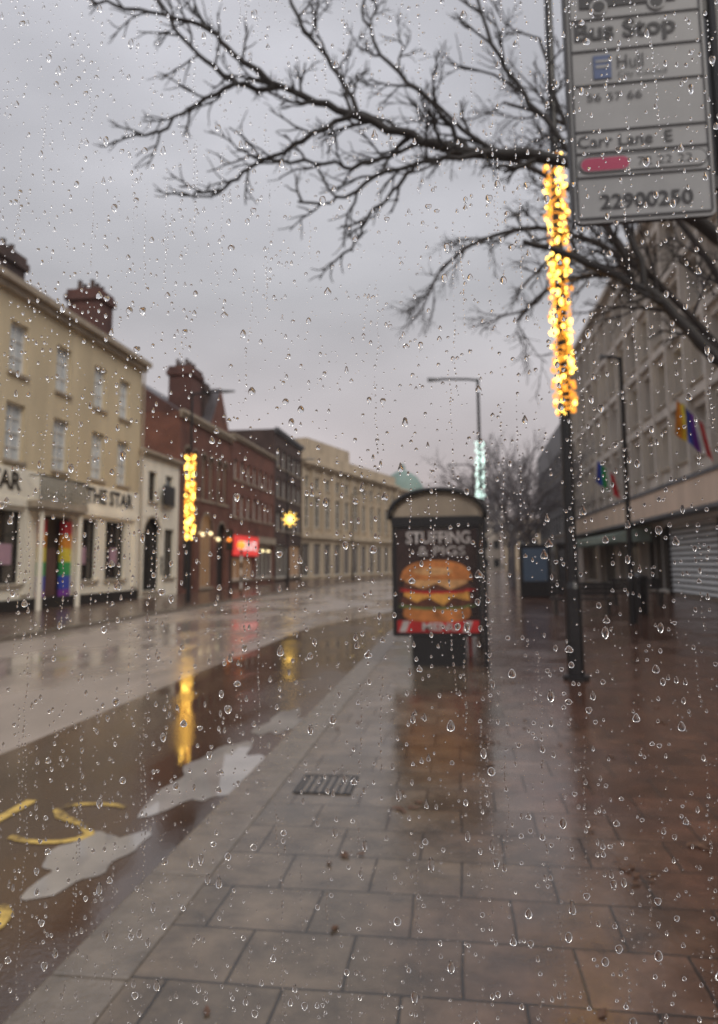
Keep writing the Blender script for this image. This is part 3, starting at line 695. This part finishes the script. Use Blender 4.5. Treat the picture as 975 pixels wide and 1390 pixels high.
e=empty('information_kiosk',(3.4,33,0)); mb=MB(); mb.box(2.75,4.1,33,33.35,.0,2.35); mb.obj('case','black',e,bevel=.03)
mb=MB(); mb.box(2.9,3.95,32.985,32.997,.7,2.15); mb.obj('screen','screen',e)
e=empty('telephone_box',(5.2,36,0)); mb=MB(); mb.box(4.8,5.7,36,36.9,.0,2.3); mb.box(4.75,5.75,35.95,36.95,2.302,2.45); mb.obj('cabin','black',e)
mb=MB()
for i in range(4): mb.box(4.87,5.63,35.985,35.997,.3+i*.48,.7+i*.48)
mb.obj('panes','glass',e)
for (bx,by) in ((3.6,22.2),(6.2,26.5)):
    e=empty('bench',(bx,by,0)); mb=MB()
    for i in range(4): mb.box(bx-.9,bx+.9,by-.25+i*.13,by-.14+i*.13,.44,.48)
    for i in range(3): mb.box(bx-.9,bx+.9,by+.3,by+.34,.56+i*.13,.66+i*.13)
    for x in (bx-.75,bx+.75): mb.box(x-.04,x+.04,by-.22,by+.25,0,.438); mb.box(x-.03,x+.03,by+.25,by+.298,.0,.95)
    mb.obj('slats_and_legs','black',e)
e=empty('litter_bin',(5.3,22.5,0)); mb=MB(); mb.tube([(5.3,22.5,0),(5.3,22.5,.9),(5.3,22.5,.92),(5.3,22.5,1.1),(5.3,22.5,1.2)],[.26,.28,.31,.31,.12],14); mb.obj('body','black',e)

# ------------------------------------------------------------ trees
rnd=random.Random(21)
def grow(mb,p,d,L,r,depth,up=.06,spread=.55,ylim=.45,kids=(4,6)):
    n=5; pts=[Vector(p)]; rad=[r]; dd=Vector(d).normalized(); q=Vector(p)
    for i in range(n):
        dd=(dd+Vector((rnd.gauss(0,.17),rnd.gauss(0,.17)*ylim*2,rnd.gauss(0,.17)+up))).normalized()
        q=q+dd*(L/n); pts.append(q.copy()); rad.append(r*(1-.6*(i+1)/n)+.0015)
    mb.tube(pts,rad,4 if depth<2 else 6,cap=False)
    if depth>0:
        k=rnd.randint(*kids)
        for j in range(k):
            f=.2+.75*(j+rnd.random()*.6)/k; i=min(int(f*n),n-1); base=pts[i].lerp(pts[i+1],f*n-i); ax=(pts[i+1]-pts[i]).normalized()
            side=Vector((rnd.gauss(0,1),rnd.gauss(0,1)*ylim,rnd.gauss(0,1))); side=(side-ax*side.dot(ax)).normalized()
            nd=(ax+side*rnd.uniform(spread*.8,spread*1.9)).normalized()
            grow(mb,base,nd,L*rnd.uniform(.38,.62)*(1.1-.35*f),rad[i]*.64,depth-1,up,spread,ylim,kids)
def limb(mb,pts,r0,r1,cl,depth=2,step=.3,up=.04,ylim=.45,start=0.0,kr=.5,kids=(3,5)):
    V=[Vector(p) for p in pts]; P=[]
    for i in range(len(V)-1):
        a=V[max(i-1,0)];b=V[i];c=V[i+1];d=V[min(i+2,len(V)-1)]
        for k in range(5):
            t=k/5; P.append(.5*((2*b)+(-a+c)*t+(2*a-5*b+4*c-d)*t*t+(-a+3*b-3*c+d)*t**3)+Vector((rnd.gauss(0,.016),rnd.gauss(0,.016),rnd.gauss(0,.016))))
    P.append(V[-1]); n=len(P); R=[(r0+(r1-r0)*i/(n-1))*rnd.uniform(.92,1.12) for i in range(n)]
    mb.tube(P,R,9,cap=False); acc=0;sgn=1
    for i in range(1,n):
        acc+=(P[i]-P[i-1]).length
        if acc>step and i/n>start:
            acc=0; sgn=-sgn; ax=(P[i]-P[i-1]).normalized()
            side=Vector((rnd.gauss(0,.3),rnd.gauss(0,ylim),sgn*rnd.uniform(.5,1))); side=(side-ax*side.dot(ax)).normalized()
            grow(mb,P[i],(ax*rnd.uniform(.7,1.1)+side*rnd.uniform(.5,.9)),cl*rnd.uniform(.6,1.15),max(R[i]*kr,.014),depth,up,.5,ylim,kids)
tr=empty('bare_street_tree',(4.4,8.4,0)); mb=MB()
mb.tube([(4.45,8.4,-.05),(4.42,8.4,.3),(4.4,8.4,1.5),(4.35,8.4,2.8),(4.3,8.4,3.3)],[.28,.2,.17,.16,.12],12)
limb(mb,[(4.35,8.4,2.7),(3.3,8.0,4.6),(2.2,7.5,5.3),(.944,7,5.60),(.21,7,5.72),(-.387,7,5.94),(-1.0,7,6.22),(-1.64,7,6.56),(-2.21,7,6.72)],.085,.028,.85,2,.22,start=.35)
limb(mb,[(-1.64,7,6.56),(-2.25,6.9,7.0),(-2.6,6.8,7.3),(-3.3,6.8,7.55),(-3.87,6.8,7.75)],.034,.014,.6,1,.17)
limb(mb,[(-2.21,7,6.72),(-2.73,7.1,7.2),(-3.2,7.2,7.9),(-3.3,7.3,8.4)],.03,.014,.6,1,.17)
limb(mb,[(-2.21,7,6.72),(-2.7,7,6.55),(-3.1,7,6.25),(-3.54,7,6.23)],.026,.012,.5,1,.15)
limb(mb,[(-1.0,7,6.22),(-1.5,6.9,5.95),(-2.05,6.9,5.68),(-2.4,6.9,5.48),(-2.75,6.9,5.45)],.030,.012,.5,1,.15)
limb(mb,[(-.387,7,5.94),(-.8,7.2,5.8),(-1.3,7.2,5.85),(-1.9,7.2,5.9),(-2.3,7.2,6.1)],.028,.012,.55,1,.16)
limb(mb,[(.5,7,5.68),(0,6.8,5.55),(-.6,6.7,5.4),(-1.1,6.7,5.15),(-1.5,6.7,5.16)],.030,.012,.55,1,.15)
limb(mb,[(-.3,6.7,5.47),(-.6,6.7,5.1),(-.85,6.7,4.85),(-.95,6.7,4.6)],.022,.010,.4,1,.14)
limb(mb,[(.21,7,5.72),(-.1,7.1,6.3),(-.6,7.2,6.9),(-.9,7.2,7.6)],.032,.014,.8,2,.24)
limb(mb,[(-.9,7,6.18),(-1.2,7.1,6.9),(-1.6,7.1,7.5),(-1.8,7.1,8.2)],.03,.014,.7,2,.24)
limb(mb,[(1.3,7.1,5.55),(.9,7.2,6.3),(.5,7.3,7.1),(.3,7.3,8.0)],.035,.014,.9,2,.26)
limb(mb,[(4.35,8.5,2.9),(3.18,9,4.0),(2.5,9.2,4.9),(1.63,9.5,5.6),(1.0,9.6,5.9)],.085,.035,.95,2,.25,start=.4)
limb(mb,[(2.5,9.2,4.9),(2.2,9.4,6.2),(1.6,9.5,7.5),(1.3,9.5,8.8)],.05,.02,1.0,2,.3)
mb.obj('trunk_and_branches','bark',tr,smooth=True)
rnd=random.Random(77)
tr=empty('bare_street_tree',(6.4,14.5,0)); mb=MB()
mb.tube([(6.45,14.5,-.05),(6.4,14.5,.4),(6.35,14.5,3.2)],[.28,.2,.14],12)
for pts in ([(6.35,14.5,3.0),(5.2,14.3,5.4),(3.6,14,7.2),(2.0,13.8,8.0),(.6,13.6,7.8),(-.2,13.5,7.2)],
            [(5.2,14.3,5.4),(4.2,14,6.3),(3.0,13.6,6.9),(1.9,13.4,6.7),(1.2,13.2,6.0)],
            [(6.35,14.5,3.1),(5.6,14.6,6.4),(4.2,14.6,9.0),(2.6,14.6,10.6),(1.2,14.6,11.3)],
            [(3.6,14,7.2),(2.6,14.4,9.0),(1.2,14.6,10.0),(-.2,14.6,10.4)],
            [(6.35,14.5,3.1),(6.6,14.6,6.4),(6.0,14.6,9.4),(5.2,14.6,11.6)],
            [(6.35,14.5,3.1),(7.8,14.6,6.0),(8.6,14.6,8.5)]):
    limb(mb,pts,.08,.03,1.5,2,.30,up=.0,ylim=1,start=.2,kids=(5,7))
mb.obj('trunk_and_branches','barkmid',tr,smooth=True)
e=empty('distant_trees',(3,70,0))
for i,(x,y,h) in enumerate(((3.4,46,11.5),(5.2,54,12.5),(2.0,66,13),(5.5,80,12.5),(2.5,95,14),(8.5,92,14),(-2.5,118,14))):
    rnd=random.Random(40+i); mb=MB(); z=h*.25; r=.16
    mb.tube([(x,y,-.05),(x+.05,y,z)],[r*1.2,r*.85],7,cap=False)
    for j in range(7):
        a=j*.9+rnd.random(); grow(mb,(x+.05,y,z*(.85+.05*j)),(math.cos(a)*.7,math.sin(a)*.7,1.0),h*.52,r*.6,3,.05,.5,1,(5,6) if i<3 else (4,5))
    mb.obj('crown','barkhaze',e)

# ------------------------------------------------------------ rain-spattered window of the shelter we stand in
wn=empty('rain_covered_window',(0,.45,1.3)); WY=.45
m,nt,b=newmat('wet_glass_pane'); nt.nodes.remove(b); out=nt.nodes['Material Output']
tp=N(nt,'ShaderNodeBsdfTransparent'); tl=N(nt,'ShaderNodeBsdfTranslucent'); tl.inputs[0].default_value=(.86,.84,.84,1)
mx=N(nt,'ShaderNodeMixShader'); tc=N(nt,'ShaderNodeTexCoord'); nz=N(nt,'ShaderNodeTexNoise'); nz.inputs['Scale'].default_value=3.5; nz.inputs['Detail'].default_value=4
nt.links.new(tc.outputs['Object'],nz.inputs['Vector']); mr=N(nt,'ShaderNodeMapRange'); mr.inputs['To Min'].default_value=.0; mr.inputs['To Max'].default_value=.05
nt.links.new(nz.outputs['Fac'],mr.inputs['Value']); nt.links.new(mr.outputs[0],mx.inputs[0]); nt.links.new(tp.outputs[0],mx.inputs[1]); nt.links.new(tl.outputs[0],mx.inputs[2]); nt.links.new(mx.outputs[0],out.inputs[0])
M['pane']=m
m,nt,b=newmat('rain_water'); nt.nodes.remove(b); gl=N(nt,'ShaderNodeBsdfGlass'); gl.inputs['IOR'].default_value=1.35; gl.inputs['Roughness'].default_value=0
nt.links.new(gl.outputs[0],nt.nodes['Material Output'].inputs[0]); M['water']=m
mb=MB(); mb.quad((-1.1,WY,.2),(1.1,WY,.2),(1.1,WY,2.4),(-1.1,WY,2.4)); mb.obj('glass_pane','pane',wn)
mb=MB(); mb.box(-1.16,-1.1,WY-.03,WY+.03,0,2.46); mb.box(1.1,1.16,WY-.03,WY+.03,0,2.46); mb.box(-1.099,1.099,WY-.03,WY+.03,2.4,2.46); mb.box(-1.099,1.099,WY-.03,WY+.03,.14,.2); mb.obj('frame','black',wn)
rs=np.random.RandomState(3)
V=[];Fc=[];SM=[]; grid={}
def free(x,z,r):
    gx,gz=int(math.floor(x/.008)),int(math.floor(z/.008))
    for i in (-1,0,1):
        for j in (-1,0,1):
            for (a,b,c) in grid.get((gx+i,gz+j),()):
                if (a-x)**2+((b-z)*.8)**2<(r+c)**2*1.15: return False
    grid.setdefault((gx,gz),[]).append((x,z,r)); return True
def drop(x,z,r,el,seg,rings,irr=.14):
    if not free(x,z,r): return
    base=len(V); asym=rs.uniform(.0,.5); h=r*rs.uniform(.55,.9); y0_=WY+.0006; wob=rs.uniform(-irr,irr,3)
    ring0=[]
    for k in range(seg):
        t=2*math.pi*k/seg; rr=r*(1+wob[0]*math.cos(2*t)+wob[1]*math.sin(3*t)+wob[2]*math.cos(t))
        cx_=math.cos(t); sz=math.sin(t); ring0.append((rr*cx_*(1-asym*max(sz,0)),rr*sz*el))
    for q in ring0: V.append((x+q[0],y0_,z+q[1]))
    for i in range(rings):
        ph=(i/rings)*math.pi/2; c=math.cos(ph); s_=math.sin(ph)
        for q in ring0: V.append((x+q[0]*c,y0_+h*s_,z+q[1]*c-(r*.15*s_)))
    V.append((x,y0_+h,z-r*.15)); top=len(V)-1
    Fc.append(tuple(base+k for k in range(seg))); SM.append(False)
    o=base+seg
    for i in range(rings-1):
        for k in range(seg):
            k2=(k+1)%seg; Fc.append((o+i*seg+k,o+(i+1)*seg+k,o+(i+1)*seg+k2,o+i*seg+k2)); SM.append(True)
    i=rings-1
    for k in range(seg): Fc.append((o+i*seg+k,top,o+i*seg+(k+1)%seg)); SM.append(True)
for i in range(1500):
    drop(rs.uniform(-.60,.45),rs.uniform(1.05,2.15),rs.uniform(.0013,.0023),rs.uniform(1.0,1.7),14,5,.2)
for i in range(8500):
    drop(rs.uniform(-.60,.45),rs.uniform(1.05,2.15),rs.uniform(.0007,.0013),rs.uniform(1.0,1.7),12,4,.2)
for i in range(430):
    x=rs.uniform(-.6,.45); z=rs.uniform(1.1,2.15); n=rs.randint(8,36)
    for j in range(n):
        x+=rs.normal(0,.0004); z-=rs.uniform(.002,.005); drop(x,z,rs.uniform(.0003,.0008),rs.uniform(1.2,2.2),7,2)
for i in range(13000):
    drop(rs.uniform(-.60,.45),rs.uniform(1.05,2.15),rs.uniform(.0003,.0007),rs.uniform(1.0,1.5),7,2)
for i in range(5500):
    x=rs.uniform(-1.08,1.08); z=rs.uniform(.22,2.38)
    if -.60<x<.45 and 1.05<z<2.15: continue
    drop(x,z,rs.uniform(.0006,.0018),1.2,8,2)
me=bpy.data.meshes.new('raindrops'); me.from_pydata(V,[],Fc); me.polygons.foreach_set('use_smooth',SM); me.materials.append(M['water']); me.update()
o=bpy.data.objects.new('raindrops',me); col.objects.link(o); o.parent=wn; o.matrix_parent_inverse=Matrix.Translation(-wn.location)

# ------------------------------------------------------------ world & sun
w=bpy.data.worlds.new('World'); scene.world=w; w.use_nodes=True; nt=w.node_tree; bg=nt.nodes['Background']
sky=N(nt,'ShaderNodeTexSky',sky_type='NISHITA'); sky.sun_disc=False; sky.sun_elevation=math.radians(48); sky.sun_rotation=math.radians(150)
tc=N(nt,'ShaderNodeTexCoord'); sp=N(nt,'ShaderNodeSeparateXYZ'); nt.links.new(tc.outputs['Generated'],sp.inputs[0])
rp=N(nt,'ShaderNodeValToRGB'); cr=rp.color_ramp; cr.elements[0].position=0; cr.elements[0].color=(.53,.43,.41,1); cr.elements[1].position=1; cr.elements[1].color=(.98,.97,1.03,1)
e1=cr.elements.new(.16); e1.color=(.49,.445,.45,1); e2=cr.elements.new(.36); e2.color=(.50,.495,.52,1); e3=cr.elements.new(.6); e3.color=(.69,.69,.745,1)
nt.links.new(sp.outputs[2],rp.inputs[0])
mp=N(nt,'ShaderNodeMapping'); mp.inputs['Scale'].default_value=(1,1,2.6); mp.inputs['Rotation'].default_value=(0,.5,0); nt.links.new(tc.outputs['Generated'],mp.inputs[0])
nz=N(nt,'ShaderNodeTexNoise'); nz.inputs['Scale'].default_value=1.7; nz.inputs['Detail'].default_value=5; nz.inputs['Roughness'].default_value=.45; nt.links.new(mp.outputs[0],nz.inputs['Vector'])
mr=N(nt,'ShaderNodeMapRange'); mr.inputs['From Min'].default_value=.3; mr.inputs['From Max'].default_value=.7; mr.inputs['To Min'].default_value=.72; mr.inputs['To Max'].default_value=1.28; nt.links.new(nz.outputs['Fac'],mr.inputs['Value'])
vm=N(nt,'ShaderNodeVectorMath',operation='SCALE'); nt.links.new(rp.outputs[0],vm.inputs[0]); nt.links.new(mr.outputs[0],vm.inputs['Scale'])
sc=N(nt,'ShaderNodeVectorMath',operation='SCALE'); sc.inputs['Scale'].default_value=.08; nt.links.new(sky.outputs[0],sc.inputs[0])
mx=N(nt,'ShaderNodeMixRGB'); mx.inputs[0].default_value=.96; nt.links.new(sc.outputs[0],mx.inputs[1]); nt.links.new(vm.outputs[0],mx.inputs[2]); nt.links.new(mx.outputs[0],bg.inputs[0]); bg.inputs[1].default_value=1.0
sl=bpy.data.lights.new('sun','SUN'); sl.energy=1.25; sl.angle=math.radians(30); sl.color=(1,.92,.80); so=bpy.data.objects.new('sun',sl); col.objects.link(so)
dirn=Vector((-.45,.55,-.70)); so.rotation_euler=dirn.to_track_quat('-Z','Y').to_euler(); so.location=(10,-10,20)

# ------------------------------------------------------------ camera
cd=bpy.data.cameras.new('camera'); cam=bpy.data.objects.new('camera',cd); col.objects.link(cam); scene.camera=cam
yaw=math.radians(7.7); p=math.radians(6.7); rl=math.radians(.45)
Fv=Vector((-math.sin(yaw)*math.cos(p),math.cos(yaw)*math.cos(p),math.sin(p))); Rv=Vector((math.cos(yaw),math.sin(yaw),0)); Uv=Rv.cross(Fv)
R2=Rv*math.cos(rl)-Uv*math.sin(rl); U2=Uv*math.cos(rl)+Rv*math.sin(rl)
mw=Matrix((R2,U2,-Fv)).transposed().to_4x4(); mw.translation=Vector((0,0,1.55)); cam.matrix_world=mw
cd.sensor_fit='HORIZONTAL'; cd.sensor_width=36; cd.lens=36.04; cd.shift_y=-45/975; cd.clip_start=.05; cd.clip_end=2000
cd.dof.use_dof=True; cd.dof.focus_distance=.46; cd.dof.aperture_fstop=13
scene.view_settings.view_transform='Standard'; scene.view_settings.look='None'; scene.view_settings.exposure=0
